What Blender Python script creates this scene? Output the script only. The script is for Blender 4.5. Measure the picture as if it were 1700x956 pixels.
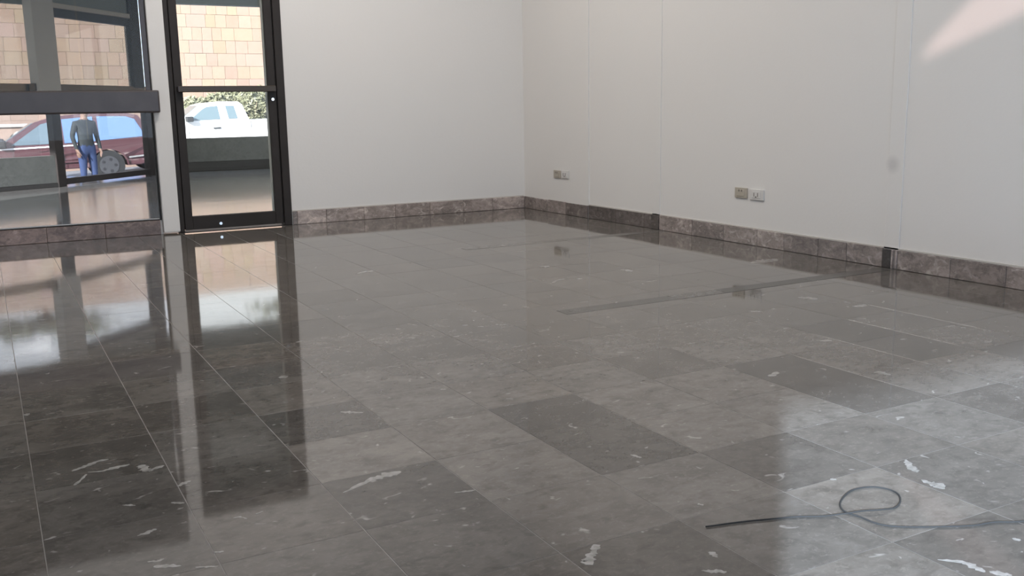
import bpy, bmesh, math, random
from mathutils import Vector, Matrix
random.seed(7)
S = bpy.context.scene
for o in list(bpy.data.objects): bpy.data.objects.remove(o)
C = S.collection

# ------------------------------------------------------------------ camera, world, sun, exposure
cam_d = bpy.data.cameras.new('camera'); cam = bpy.data.objects.new('camera', cam_d); C.objects.link(cam)
cam_d.sensor_width = 36; cam_d.lens = 33.85; cam_d.clip_start = .02
right = Vector((0.87718861, -0.47984979, -0.01686151)); up = Vector((0.10304792, 0.15384509, 0.98270688)); fwd = Vector((0.46895763, 0.86375683, -0.18439868))
M = Matrix((right, up, -fwd)).transposed().to_4x4(); M.translation = (0, 0, .872)
cam.matrix_world = M
S.camera = cam

w = bpy.data.worlds.new('sky'); S.world = w; w.use_nodes = True
nt = w.node_tree; nt.nodes.clear()
wo = nt.nodes.new('ShaderNodeOutputWorld'); bg = nt.nodes.new('ShaderNodeBackground')
tc = nt.nodes.new('ShaderNodeTexCoord'); sp = nt.nodes.new('ShaderNodeSeparateXYZ'); cr = nt.nodes.new('ShaderNodeValToRGB')
nt.links.new(tc.outputs['Generated'], sp.inputs[0]); nt.links.new(sp.outputs[2], cr.inputs[0]); nt.links.new(cr.outputs[0], bg.inputs[0]); nt.links.new(bg.outputs[0], wo.inputs[0])
cr.color_ramp.elements[0].color = (1, .985, .955, 1); cr.color_ramp.elements[1].color = (.42, .6, .95, 1)
cr.color_ramp.elements[0].position = .05; cr.color_ramp.elements[1].position = .9
bg.inputs[1].default_value = 2.55

sun_d = bpy.data.lights.new('sun', 'SUN'); sun = bpy.data.objects.new('sun', sun_d); C.objects.link(sun)
SUN_AZ, SUN_EL = math.radians(44.2), math.radians(20)
sd = Vector((math.sin(SUN_AZ)*math.cos(SUN_EL), math.cos(SUN_AZ)*math.cos(SUN_EL), -math.sin(SUN_EL)))
sun.rotation_euler = sd.to_track_quat('-Z', 'Y').to_euler(); sun.location = (-8, -9, 9)
sun_d.energy = 16.5; sun_d.angle = math.radians(.7); sun_d.color = (1, .985, .97)

S.view_settings.view_transform = 'Standard'; S.view_settings.look = 'None'; S.view_settings.gamma = 1
S.view_settings.exposure = 0.0
S.view_settings.use_curve_mapping = False
# daylight openings (light portals for the sky)
def portal(loc, rot, sx, sy):
    d = bpy.data.lights.new('sky_portal', 'AREA'); d.shape = 'RECTANGLE'; d.size = sx; d.size_y = sy; d.cycles.is_portal = True
    o = bpy.data.objects.new('sky_portal', d); C.objects.link(o); o.location = loc; o.rotation_euler = rot
portal((1.45, -1.40, 1.75), (math.pi/2, 0, 0), 5.4, 2.5)

# ------------------------------------------------------------------ materials
def mat(name, col=(.8,.8,.8), rough=.5, metal=0, spec=.5, noise=None, bump=None, use_obj_color=False, coat=0):
    """noise = (scale, amount, second colour); bump = (scale, strength)"""
    m = bpy.data.materials.new(name); m.use_nodes = True; n = m.node_tree; b = n.nodes['Principled BSDF']
    b.inputs['Base Color'].default_value = (*col, 1); b.inputs['Roughness'].default_value = rough
    b.inputs['Metallic'].default_value = metal; b.inputs['Specular IOR Level'].default_value = spec
    b.inputs['Coat Weight'].default_value = coat
    geo = n.nodes.new('ShaderNodeNewGeometry'); out = None
    if noise:
        tx = n.nodes.new('ShaderNodeTexNoise'); tx.inputs['Scale'].default_value = noise[0]; tx.inputs['Detail'].default_value = 6
        n.links.new(geo.outputs['Position'], tx.inputs['Vector'])
        mr = n.nodes.new('ShaderNodeMapRange'); mr.inputs[1].default_value = .35; mr.inputs[2].default_value = .65; mr.inputs[4].default_value = noise[1]
        n.links.new(tx.outputs['Fac'], mr.inputs[0])
        mx = n.nodes.new('ShaderNodeMixRGB'); mx.inputs[1].default_value = (*col, 1); mx.inputs[2].default_value = (*noise[2], 1)
        n.links.new(mr.outputs[0], mx.inputs[0]); out = mx.outputs[0]
    if use_obj_color:
        oi = n.nodes.new('ShaderNodeObjectInfo'); mu = n.nodes.new('ShaderNodeMixRGB'); mu.blend_type = 'MULTIPLY'; mu.inputs[0].default_value = 1
        mu.inputs[1].default_value = (*col, 1)
        if out: n.links.new(out, mu.inputs[1])
        n.links.new(oi.outputs['Color'], mu.inputs[2]); out = mu.outputs[0]
    if out: n.links.new(out, b.inputs['Base Color'])
    if bump:
        tb = n.nodes.new('ShaderNodeTexNoise'); tb.inputs['Scale'].default_value = bump[0]; tb.inputs['Detail'].default_value = 4
        n.links.new(geo.outputs['Position'], tb.inputs['Vector'])
        bp = n.nodes.new('ShaderNodeBump'); bp.inputs['Strength'].default_value = bump[1]; bp.inputs['Distance'].default_value = .01
        n.links.new(tb.outputs['Fac'], bp.inputs['Height']); n.links.new(bp.outputs[0], b.inputs['Normal'])
    return m

def glass(name, tint, refl=1.0, rough=0.0):
    m = bpy.data.materials.new(name); m.use_nodes = True; n = m.node_tree; n.nodes.clear()
    o = n.nodes.new('ShaderNodeOutputMaterial'); t = n.nodes.new('ShaderNodeBsdfTransparent'); g = n.nodes.new('ShaderNodeBsdfGlossy')
    t.inputs[0].default_value = (*tint, 1); g.inputs['Roughness'].default_value = rough; g.inputs['Color'].default_value = (refl, refl, refl, 1)
    lw = n.nodes.new('ShaderNodeLayerWeight'); lw.inputs[0].default_value = .5          # Schlick reflectance of a thin pane
    pw = n.nodes.new('ShaderNodeMath'); pw.operation = 'POWER'; pw.inputs[1].default_value = 5; n.links.new(lw.outputs['Facing'], pw.inputs[0])
    f = n.nodes.new('ShaderNodeMath'); f.operation = 'MULTIPLY_ADD'; f.inputs[1].default_value = .95; f.inputs[2].default_value = .04; n.links.new(pw.outputs[0], f.inputs[0])
    mx = n.nodes.new('ShaderNodeMixShader'); n.links.new(f.outputs[0], mx.inputs[0]); n.links.new(t.outputs[0], mx.inputs[1]); n.links.new(g.outputs[0], mx.inputs[2])
    n.links.new(mx.outputs[0], o.inputs[0]); return m

def marble(name, c1, c2, vein, vein_lo, rough, stretch=(1, 1, 1), vscale=7., bump=.03, fleck=0.0, spec=.5, vsoft=.05):
    """polished stone: mottled greys, pale veins and small fossil flecks; object colour sets the tone of each slab"""
    m = bpy.data.materials.new(name); m.use_nodes = True; n = m.node_tree; b = n.nodes['Principled BSDF']; L = n.links.new
    b.inputs['Roughness'].default_value = rough; b.inputs['Specular IOR Level'].default_value = spec
    geo = n.nodes.new('ShaderNodeNewGeometry'); oi = n.nodes.new('ShaderNodeObjectInfo')
    off = n.nodes.new('ShaderNodeVectorMath'); off.operation = 'SCALE'; off.inputs[0].default_value = (37, 19, 11); L(oi.outputs['Random'], off.inputs['Scale'])
    ad = n.nodes.new('ShaderNodeVectorMath'); ad.operation = 'ADD'; L(geo.outputs['Position'], ad.inputs[0]); L(off.outputs[0], ad.inputs[1])
    mp = n.nodes.new('ShaderNodeMapping'); mp.inputs['Scale'].default_value = stretch; L(ad.outputs[0], mp.inputs[0])
    def noise(scale, detail, dist, rgh=.55):
        t = n.nodes.new('ShaderNodeTexNoise'); t.inputs['Scale'].default_value = scale; t.inputs['Detail'].default_value = detail; t.inputs['Distortion'].default_value = dist
        t.inputs['Roughness'].default_value = rgh; L(mp.outputs[0], t.inputs['Vector']); return t.outputs['Fac']
    def rng(x, a, bb, c=0, d=1):
        r = n.nodes.new('ShaderNodeMapRange'); r.inputs[1].default_value = a; r.inputs[2].default_value = bb; r.inputs[3].default_value = c; r.inputs[4].default_value = d; L(x, r.inputs[0]); return r.outputs[0]
    def mixc(f, a, bb):
        x = n.nodes.new('ShaderNodeMixRGB'); L(f, x.inputs[0])
        for i, v in ((1, a), (2, bb)):
            if isinstance(v, tuple): x.inputs[i].default_value = (*v, 1)
            else: L(v, x.inputs[i])
        return x.outputs[0]
    base = mixc(rng(noise(5.5, 8, .8, .65), .32, .68), c1, c2)
    base = mixc(rng(noise(26, 5, .4), .48, .72, 0, .6), base, tuple(x*.62 for x in c1))
    base = mixc(rng(noise(75, 4, .6, .7), .52, .78, 0, .55), base, tuple(x*1.45 for x in c2))
    base = mixc(rng(noise(vscale, 3, 1.6), vein_lo, vein_lo+vsoft, 0, .8), base, vein)
    mu = n.nodes.new('ShaderNodeMixRGB'); mu.blend_type = 'MULTIPLY'; mu.inputs[0].default_value = 1; L(base, mu.inputs[1]); L(oi.outputs['Color'], mu.inputs[2])
    col = mu.outputs[0]
    if fleck:
        col = mixc(rng(noise(vscale*3.2, 2, .9), .68, .75, 0, fleck), col, vein)
    L(col, b.inputs['Base Color'])
    tb = n.nodes.new('ShaderNodeTexNoise'); tb.inputs['Scale'].default_value = 3.2; tb.inputs['Detail'].default_value = 2; L(geo.outputs['Position'], tb.inputs['Vector'])
    bp = n.nodes.new('ShaderNodeBump'); bp.inputs['Strength'].default_value = bump; bp.inputs['Distance'].default_value = .02
    L(tb.outputs['Fac'], bp.inputs['Height']); L(bp.outputs[0], b.inputs['Normal'])
    return m

MT = {}
MT['paint'] = mat('white_wall_paint', (.80, .775, .745), .6, spec=.3, noise=(1.3, .35, (.775, .765, .745)), bump=(60, .05))
MT['tile'] = marble('grey_polished_marble', (.100, .0905, .081), (.168, .152, .136), (.62, .59, .56), .775, .05, (.8, 1.1, 1), 7.5, .014, .35)
MT['grout'] = mat('pale_grout', (.205, .19, .175), .3, noise=(9, .8, (.125, .116, .107)))
MT['vein'] = mat('white_calcite', (.36, .345, .325), .08, noise=(45, .9, (.20, .19, .175)))
MT['strip'] = marble('dark_strip_marble', (.085, .08, .074), (.11, .104, .096), (.3, .29, .27), .78, .22, vscale=8, bump=.02, spec=.25)
MT['base'] = marble('brown_veined_marble', (.22, .195, .182), (.50, .44, .41), (.66, .60, .56), .56, .25, (1, 1, 1.5), 11, .02, .0, vsoft=.14)
MT['frame'] = mat('dark_bronze_aluminium', (.032, .027, .025), .5, .0, spec=.25, noise=(9, .5, (.042, .036, .033)))
MT['frame2'] = mat('dark_bronze_bar', (.068, .056, .057), .3, .2, noise=(7, .6, (.09, .076, .074)))
MT['ribs'] = mat('brushed_bronze', (.12, .085, .055), .32, .7)
MT['gasket'] = mat('black_rubber', (.012, .012, .012), .7)
MT['chrome'] = mat('chrome', (.85, .85, .85), .12, 1.0)
MT['glass_door'] = glass('clear_glass', (.90, .92, .91), .35)
MT['glass_window'] = glass('smoked_glass', (.62, .62, .61), .35)
MT['glass_lower'] = glass('lower_pane_glass', (.80, .81, .83), .35)
MT['glass_clear'] = glass('outer_glass', (.96, .97, .97), .8)
MT['glass_pink'] = glass('rose_filter_glass', (.33, .278, .272), .3)  # tint added to colour the light patch on the right wall
MT['glass_front'] = glass('light_tinting_front_glass', (.80, .895, 1.0), .6)  # blue tint added to cool the incoming daylight and floor patch
MT['beige'] = mat('aged_beige_plastic', (.46, .415, .345), .45)
MT['wplas'] = mat('white_plastic', (.70, .68, .655), .4)
MT['slot'] = mat('slot_dark', (.16, .14, .12), .6)
MT['cable'] = mat('grey_cable_sheath', (.03, .029, .028), .8)
MT['lobby'] = marble('lobby_polished_floor', (.22, .215, .205), (.27, .262, .25), (.4, .39, .38), .8, .10, vscale=5, bump=.05)
MT['dado'] = marble('dark_green_marble', (.075, .082, .078), (.105, .112, .106), (.2, .2, .19), .8, .3, vscale=6, bump=.02)
MT['dadobase'] = mat('black_skirting', (.022, .022, .022), .5)
MT['pier'] = mat('grey_render', (.56, .53, .49), .8, noise=(6, .4, (.60, .57, .53)))
MT['beam'] = mat('beige_beam_paint', (.52, .47, .41), .7)
MT['soffit'] = mat('grey_green_soffit', (.22, .24, .225), .8)
MT['stone'] = mat('pink_stone', (.30, .212, .163), .85, noise=(5, .5, (.27, .19, .143)), bump=(14, .35), use_obj_color=True)
MT['mortar'] = mat('stone_mortar', (.285, .202, .155), .9)
MT['street'] = mat('asphalt', (.25, .25, .25), .85, noise=(2, .5, (.30, .29, .285)), bump=(50, .2))
MT['pave'] = mat('concrete_paving', (.32, .32, .315), .8, noise=(3, .5, (.27, .265, .26)))
MT['wcar'] = mat('white_car_paint', (.86, .86, .86), .25, coat=.6)
MT['rcar'] = mat('dark_red_car_paint', (.09, .038, .043), .3, .1, coat=.8)
MT['cglass'] = mat('car_window', (.11, .15, .17), .04, .0, spec=1.0)
MT['cglassb'] = mat('blue_reflecting_car_window', (.16, .26, .45), .05, .3, spec=1.0)  # blue reflected in the panes is put into the base colour
MT['tyre'] = mat('tyre_rubber', (.02, .02, .02), .8)
MT['rim'] = mat('alloy_rim', (.14, .14, .145), .4, .8)
MT['blackpl'] = mat('black_plastic', (.025, .025, .027), .5)
MT['lamp_r'] = mat('red_lens', (.5, .02, .02), .2)
MT['lamp_w'] = mat('clear_lens', (.8, .8, .8), .1)
MT['leaf'] = mat('hedge_leaf', (.20, .20, .12), .6, noise=(3, .7, (.31, .30, .21)))
MT['twig'] = mat('hedge_twig', (.13, .09, .06), .8)
MT['shirt'] = mat('dark_grey_shirt', (.022, .026, .026), .85, noise=(20, .5, (.035, .04, .04)))
MT['jeans'] = mat('blue_jeans', (.03, .05, .12), .85, noise=(30, .5, (.045, .07, .16)))
MT['skin'] = mat('skin', (.22, .13, .09), .55)
MT['hair'] = mat('dark_hair', (.015, .012, .010), .6)
MT['shoe'] = mat('dark_shoe', (.02, .018, .016), .5)
MT['ceil'] = mat('white_ceiling', (.82, .81, .79), .8)

# right wall paint with one grey rub mark on it
def wall_right_mat():
    m = MT['paint'].copy(); m.name = 'white_wall_paint_with_rub_mark'; n = m.node_tree; L = n.links.new
    b = n.nodes['Principled BSDF']; src = b.inputs['Base Color'].links[0].from_socket
    g = n.nodes.new('ShaderNodeNewGeometry')
    d = n.nodes.new('ShaderNodeVectorMath'); d.operation = 'DISTANCE'; d.inputs[1].default_value = (4.163, 3.485, .545); L(g.outputs['Position'], d.inputs[0])
    r = n.nodes.new('ShaderNodeMapRange'); r.inputs[1].default_value = .015; r.inputs[2].default_value = .055; r.inputs[3].default_value = .30; r.inputs[4].default_value = 0; L(d.outputs['Value'], r.inputs[0])
    x = n.nodes.new('ShaderNodeMixRGB'); x.inputs[2].default_value = (.30, .29, .29, 1); L(r.outputs[0], x.inputs[0]); L(src, x.inputs[1]); L(x.outputs[0], b.inputs['Base Color'])
    return m
MT['paint_r'] = wall_right_mat()

# ------------------------------------------------------------------ helpers
def obj(name, bm, m, parent=None, smooth=False):
    me = bpy.data.meshes.new(name); bm.normal_update(); bm.to_mesh(me); bm.free()
    for x in (m if isinstance(m, (list, tuple)) else [m]): me.materials.append(MT[x] if isinstance(x, str) else x)
    if smooth:
        for p in me.polygons: p.use_smooth = True
    o = bpy.data.objects.new(name, me); C.objects.link(o)
    if parent: o.parent = parent
    return o
def tag(o, label=None, cat=None, group=None, kind=None):
    if label: o['label'] = label
    if cat: o['category'] = cat
    if group: o['group'] = group
    if kind: o['kind'] = kind
    return o
def empty(name, loc=(0, 0, 0), rz=0, label=None, cat=None, group=None, kind=None):
    o = bpy.data.objects.new(name, None); C.objects.link(o); o.location = loc; o.rotation_euler = (0, 0, rz); o.empty_display_size = .1
    return tag(o, label, cat, group, kind)
def box(bm, x0, x1, y0, y1, z0, z1, bev=0, seg=1):
    r = bmesh.ops.create_cube(bm, size=1)
    for v in r['verts']: v.co = Vector(((x0+x1)/2+v.co.x*(x1-x0), (y0+y1)/2+v.co.y*(y1-y0), (z0+z1)/2+v.co.z*(z1-z0)))
    if bev:
        es = list({e for v in r['verts'] for e in v.link_edges})
        bmesh.ops.bevel(bm, geom=es, offset=bev, segments=seg, affect='EDGES', profile=.6)
    return bm
def B(x0, x1, y0, y1, z0, z1, bev=0, seg=1): return box(bmesh.new(), x0, x1, y0, y1, z0, z1, bev, seg)
def cyl(bm, c, axis, r, h, n=20, r2=None):
    q = Vector(axis).to_track_quat('Z', 'Y').to_matrix().to_4x4(); q.translation = Vector(c)
    bmesh.ops.create_cone(bm, cap_ends=True, segments=n, radius1=r, radius2=r if r2 is None else r2, depth=h, matrix=q); return bm
def tube(bm, pts, r, n=8):
    pts = [Vector(p) for p in pts]; rings = []
    for i, p in enumerate(pts):
        t = (pts[min(i+1, len(pts)-1)]-pts[max(i-1, 0)]).normalized()
        a = t.cross(Vector((0, 0, 1)));  a = a.normalized() if a.length > 1e-4 else Vector((1, 0, 0)); b = t.cross(a)
        rr = r[i] if isinstance(r, (list, tuple)) else r
        rings.append([bm.verts.new(p+a*math.cos(2*math.pi*k/n)*rr+b*math.sin(2*math.pi*k/n)*rr) for k in range(n)])
    for i in range(len(rings)-1):
        for k in range(n): bm.faces.new((rings[i][k], rings[i][(k+1) % n], rings[i+1][(k+1) % n], rings[i+1][k]))
    bm.faces.new(rings[0][::-1]); bm.faces.new(rings[-1]); return bm
def prism(bm, prof, hw, y_c=0):
    """profile of (x, z) extruded in y to a half width hw(x, z)"""
    h = hw if callable(hw) else (lambda x, z: hw)
    a = [bm.verts.new((x, y_c-h(x, z), z)) for x, z in prof]; b = [bm.verts.new((x, y_c+h(x, z), z)) for x, z in prof]
    bm.faces.new(a); bm.faces.new(b[::-1]); k = len(prof)
    for i in range(k): bm.faces.new((a[i], b[i], b[(i+1) % k], a[(i+1) % k]))
    bmesh.ops.recalc_face_normals(bm, faces=bm.faces[:]); return bm
def spline(pts, n=8):
    P = [Vector(p) for p in pts]; out = []
    for i in range(len(P)-1):
        a, b, c, d = P[max(i-1, 0)], P[i], P[i+1], P[min(i+2, len(P)-1)]
        for k in range(n):
            t = k/n; out.append(.5*((2*b)+(c-a)*t+(2*a-5*b+4*c-d)*t*t+(3*b-a-3*c+d)*t**3))
    return out+[P[-1]]

YB, XR = 7.393, 4.17            # inner faces of the back and right walls
# ------------------------------------------------------------------ floor
floor = obj('floor', B(-3.5, 4.4, -1.35, YB+.15, -.12, -.0004), 'grout'); tag(floor, kind='structure')
T = .2995; X0, Y0 = .029, 1.526
def tile_mesh(w, d, name='tile'):
    bm = bmesh.new(); e = .0004
    top = [bm.verts.new((x, y, 0)) for x, y in ((-w/2+e, -d/2+e), (w/2-e, -d/2+e), (w/2-e, d/2-e), (-w/2+e, d/2-e))]
    mid = [bm.verts.new((x, y, -e)) for x, y in ((-w/2, -d/2), (w/2, -d/2), (w/2, d/2), (-w/2, d/2))]
    bot = [bm.verts.new((x, y, -.012)) for x, y in ((-w/2, -d/2), (w/2, -d/2), (w/2, d/2), (-w/2, d/2))]
    bm.faces.new(top); bm.faces.new(bot[::-1])
    for a, b in ((bot, mid), (mid, top)):
        for k in range(4): bm.faces.new((a[k], a[(k+1) % 4], b[(k+1) % 4], b[k]))
    me = bpy.data.meshes.new(name); bm.to_mesh(me); bm.free(); me.materials.append(MT['tile']); return me
tm1 = tile_mesh(T-.0022, T-.0009)
tm2 = tile_mesh(T-.0022, 2*T-.0009)
STRIPS = [(3.415, 3.505), (5.37, 5.455)]
tone = {(2, 3): .68, (2, 2): 1.22, (2, 1): .66, (2, 0): .85, (1, 4): .72, (1, 3): .85, (1, 2): .68, (1, 1): .78, (1, 0): .82, (0, 4): .8, (0, 3): .60, (0, 2): .72, (0, 1): .74, (0, 0): .8,
        (3, 2): 1.2, (3, 1): 1.18, (3, 0): .98, (3, -1): .68, (3, 3): 1.1, (4, 0): 1.12, (4, -1): .95, (4, 3): 1.08, (5, 1): 1.25, (5, 0): .78, (5, -1): 1.12, (6, 1): 1.22, (6, 2): 1.25, (5, 2): 1.2, (5, 3): 1.05,
        (6, 3): .82, (6, 0): .95, (7, 3): 1.08, (7, 0): 1.08, (8, 1): 1.05, (8, 2): 1.02, (4, 5): .9, (3, 7): .84, (2, 7): .86, (6, -1): .9, (8, 0): .85, (7, -1): 1.0, (-1, 2): .78, (-1, 3): .7, (-1, 1): .8, (2, 5): .9, (0, 5): .85, (1, 5): 1.0, (1, 6): .8, (0, 6): .85}
double = {(4, 1): .64, (7, 1): .70}
TILES = {}
rt = random.Random(3)
def inview(x, y):
    d = Vector((x, y, 0))-Vector((0, 0, .872)); z = d.dot(fwd)
    if z < .05: return False
    px, py = 850+1598.6*d.dot(right)/z, 478-1598.6*d.dot(up)/z
    return -10 < px < 1710 and py < 966
rest = bmesh.new()
for i in range(-12, 15):
    for j in range(-9, 20):
        x0, y0 = X0+i*T, Y0+j*T
        x1, y1 = min(x0+T, XR-.012), min(y0+T, YB-.012)
        if x1-x0 < .03 or y1-y0 < .03 or (i, j-1) in double: continue
        dbl = (i, j) in double
        if dbl: y1 = y0+2*T
        vis = any(inview(a, b) for a in (x0, (x0+x1)/2, x1) for b in (y0, (y0+y1)/2, y1))
        full = abs(x1-x0-T) < 1e-6 and (abs(y1-y0-T) < 1e-6 or dbl)
        tn = double.get((i, j), tone.get((i, j)))
        if tn is None: tn = rt.choice([.93, .97, 1.0, 1.03, 1.05, 1.06, 1.0, .9]) if j > 3 else rt.choice([.75, .88, 1, 1.1, 1.15])
        warm = rt.uniform(-.01, .015)
        if not vis:
            box(rest, x0+.0015, x1-.0015, y0+.0009, y1-.0009, -.012, 0); continue
        me = (tm2 if dbl else tm1) if full else tile_mesh(x1-x0-.0022, y1-y0-.0009)
        o = bpy.data.objects.new('tile', me); C.objects.link(o); o.parent = floor
        o.location = ((x0+x1)/2, (y0+y1)/2, rt.uniform(-.0002, .0002)); o.color = (tn*(1+warm), tn, tn*(1-warm), 1); TILES[(i, j)] = o
tag(obj('hidden_tiles', rest, 'tile', floor), kind='stuff')
# dark strips let into the floor between the bays
for k, (a, b) in enumerate(STRIPS):
    xs = [2.12, 2.72, 3.0, 3.55, 4.155] if k == 0 else [2.6, 3.2, 3.75, 4.155]
    for q in range(len(xs)-1):
        s = obj('strip_tile', B(xs[q]+.001, xs[q+1]-.001, a, b, -.011, .0006+.0001*q), 'strip', floor)
        v = ([1.1, 1.3, .75, .95] if k == 0 else [1.75, 1.6, 1.5])[q]; s.color = (v, v, v, 1)
# white calcite veins and fossils in single tiles (flat inlays, at floor level)
def tile_at(x, y):
    i, j = math.floor((x-X0)/T), math.floor((y-Y0)/T)
    return TILES.get((i, j)) or TILES.get((i, j-1))
def vein(outline):
    bm = bmesh.new(); t = None; cx = sum(p[0] for p in outline)/len(outline); cy = sum(p[1] for p in outline)/len(outline)
    t = tile_at(cx, cy)
    if t is None: bm.free(); return
    vs = [bm.verts.new((x-t.location.x, y-t.location.y, .0003)) for x, y in outline]; f = bm.faces.new(vs)
    r = bmesh.ops.extrude_face_region(bm, geom=[f])
    for v in r['geom']:
        if isinstance(v, bmesh.types.BMVert): v.co.z = -.001
    bmesh.ops.recalc_face_normals(bm, faces=bm.faces[:]); obj('white_vein', bm, 'vein', t)
def streak(pts, widths):
    """ragged elongated patch along a path on the floor"""
    P, Wd = [], []
    for i in range(len(pts)-1):
        n = 5
        for k in range(n):
            t = k/n; P.append(Vector(pts[i]).lerp(Vector(pts[i+1]), t)); Wd.append(widths[i]*(1-t)+widths[i+1]*t)
    P.append(Vector(pts[-1])); Wd.append(widths[-1]*.5); Wd[0] *= .5; L_, R_ = [], []
    for i, q in enumerate(P):
        t = (P[min(i+1, len(P)-1)]-P[max(i-1, 0)]).normalized(); nrm = Vector((-t.y, t.x)); ww = Wd[i]
        L_.append(q+nrm*ww*rt.uniform(.35, 1.25)); R_.append(q-nrm*ww*rt.uniform(.35, 1.25))
    vein([(v.x, v.y) for v in L_+R_[::-1]])
streak([(0.116, 2.527), (0.149, 2.547), (0.18, 2.569), (0.206, 2.57)], [0.0048, 0.0085, 0.0075, 0.0038])
streak([(0.15, 2.499), (0.181, 2.488), (0.209, 2.494), (0.248, 2.503)], [0.0024, 0.0047, 0.0107, 0.006])
streak([(0.271, 2.481), (0.277, 2.458), (0.28, 2.428)], [0.0096, 0.0189, 0.0115])
streak([(0.282, 2.427), (0.295, 2.435), (0.323, 2.449)], [0.0058, 0.0058, 0.0083])
streak([(0.114, 2.423), (0.132, 2.456), (0.146, 2.486)], [0.0055, 0.0034, 0.0035])
streak([(0.327, 2.288), (0.345, 2.299), (0.362, 2.306)], [0.0063, 0.0075, 0.0022])
streak([(0.297, 2.192), (0.311, 2.183), (0.323, 2.175)], [0.0029, 0.0058, 0.0029])
streak([(0.212, 1.881), (0.24, 1.87), (0.26, 1.857)], [0.0072, 0.0072, 0.0028])
streak([(0.283, 1.837), (0.303, 1.826), (0.322, 1.818)], [0.0021, 0.0035, 0.0028])
streak([(0.205, 1.91), (0.222, 1.902), (0.236, 1.906)], [0.0022, 0.0051, 0.0037])
streak([(0.205, 2.046), (0.226, 2.053), (0.245, 2.062)], [0.0033, 0.0076, 0.0051])
streak([(0.199, 2.236), (0.212, 2.226), (0.224, 2.218)], [0.0029, 0.0058, 0.0019])
streak([(0.327, 1.885), (0.338, 1.881), (0.347, 1.879)], [0.0022, 0.0037, 0.0022])
streak([(0.033, 3.096), (0.046, 3.11)], [0.0137, 0.0087])
streak([(0.4, 2.034), (0.415, 2.031), (0.426, 2.015)], [0.0017, 0.0044, 0.0026])
streak([(0.449, 2.029), (0.467, 2.035)], [0.0027, 0.0027])
streak([(0.655, 2.045), (0.707, 2.07), (0.747, 2.092), (0.787, 2.096), (0.821, 2.1)], [0.0036, 0.0075, 0.0103, 0.0184, 0.008])
streak([(0.877, 1.912), (0.903, 1.905), (0.926, 1.9)], [0.0024, 0.0047, 0.0036])
streak([(0.849, 2.634), (0.873, 2.614), (0.903, 2.59)], [0.0058, 0.0116, 0.0038])
streak([(0.797, 3.107), (0.817, 3.087)], [0.0202, 0.0151])
streak([(1.194, 2.851), (1.205, 2.837)], [0.0073, 0.0072])
streak([(0.941, 1.473), (0.951, 1.461), (0.972, 1.485), (0.991, 1.5), (1.011, 1.52)], [0.005, 0.015, 0.0103, 0.0088, 0.0127])
streak([(1.119, 1.326), (1.138, 1.313), (1.157, 1.298)], [0.0024, 0.0081, 0.0057])
streak([(1.183, 1.38), (1.185, 1.368), (1.18, 1.354)], [0.0044, 0.0088, 0.0043])
streak([(1.367, 1.903), (1.373, 1.885), (1.379, 1.871)], [0.0043, 0.0071, 0.0056])
streak([(1.316, 1.576), (1.321, 1.563)], [0.0044, 0.0044])
streak([(2.165, 2.253), (2.186, 2.258), (2.226, 2.282)], [0.0096, 0.0145, 0.0124])
streak([(1.927, 1.523), (1.904, 1.497), (1.891, 1.475), (1.881, 1.453)], [0.0029, 0.0113, 0.0139, 0.0054])
streak([(1.85, 1.417), (1.848, 1.392), (1.856, 1.378), (1.846, 1.354)], [0.0052, 0.0116, 0.0205, 0.0075])
streak([(1.539, 1.131), (1.571, 1.101), (1.573, 1.076), (1.571, 1.053)], [0.0027, 0.0089, 0.0105, 0.0035])
streak([(1.579, 1.049), (1.591, 1.036), (1.603, 1.02)], [0.0069, 0.0104, 0.0052])
streak([(1.672, 1.528), (1.682, 1.518)], [0.0064, 0.0064])
streak([(1.746, 1.117), (1.748, 1.102)], [0.005, 0.008])
streak([(3.685, 3.995), (3.781, 4.009), (3.898, 4.035)], [0.0212, 0.0488, 0.028])
streak([(3.195, 3.156), (3.217, 3.125), (3.237, 3.081)], [0.0144, 0.0251, 0.0178])
streak([(2.806, 3.051), (2.824, 3.03), (2.845, 3.012)], [0.0094, 0.0187, 0.0062])
streak([(2.651, 2.52), (2.672, 2.503), (2.702, 2.494)], [0.0048, 0.0145, 0.0097])
streak([(2.962, 4.223), (2.984, 4.193), (2.979, 4.152)], [0.0147, 0.0195, 0.0192])
streak([(2.452, 4.089), (2.523, 4.151), (2.566, 4.155)], [0.0085, 0.0088, 0.0088])
streak([(2.701, 2.736), (2.71, 2.715)], [0.0161, 0.0107])
streak([(2.62, 4.132), (2.648, 4.113)], [0.0133, 0.0133])
streak([(3.24, 2.873), (3.267, 2.869), (3.316, 2.878)], [0.0186, 0.0218, 0.0159])
streak([(2.505, 2.113), (2.504, 2.088), (2.508, 2.061)], [0.0216, 0.0125, 0.0053])
streak([(3.212, 2.892), (3.221, 2.881)], [0.0124, 0.0124])
streak([(3.277, 2.376), (3.283, 2.361)], [0.0105, 0.0078])
streak([(1.707, 4.919), (1.776, 4.96), (1.824, 4.957)], [0.0049, 0.0203, 0.0153])
streak([(1.472, 3.624), (1.495, 3.568)], [0.0057, 0.0056])
streak([(2.657, 4.569), (2.68, 4.546), (2.7, 4.524)], [0.0155, 0.0257, 0.0103])
streak([(1.381, 3.387), (1.398, 3.369)], [0.0076, 0.0075])
streak([(1.694, 3.414), (1.714, 3.402)], [0.0082, 0.0082])
streak([(1.196, 2.688), (1.21, 2.677)], [0.0067, 0.0067])

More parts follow.
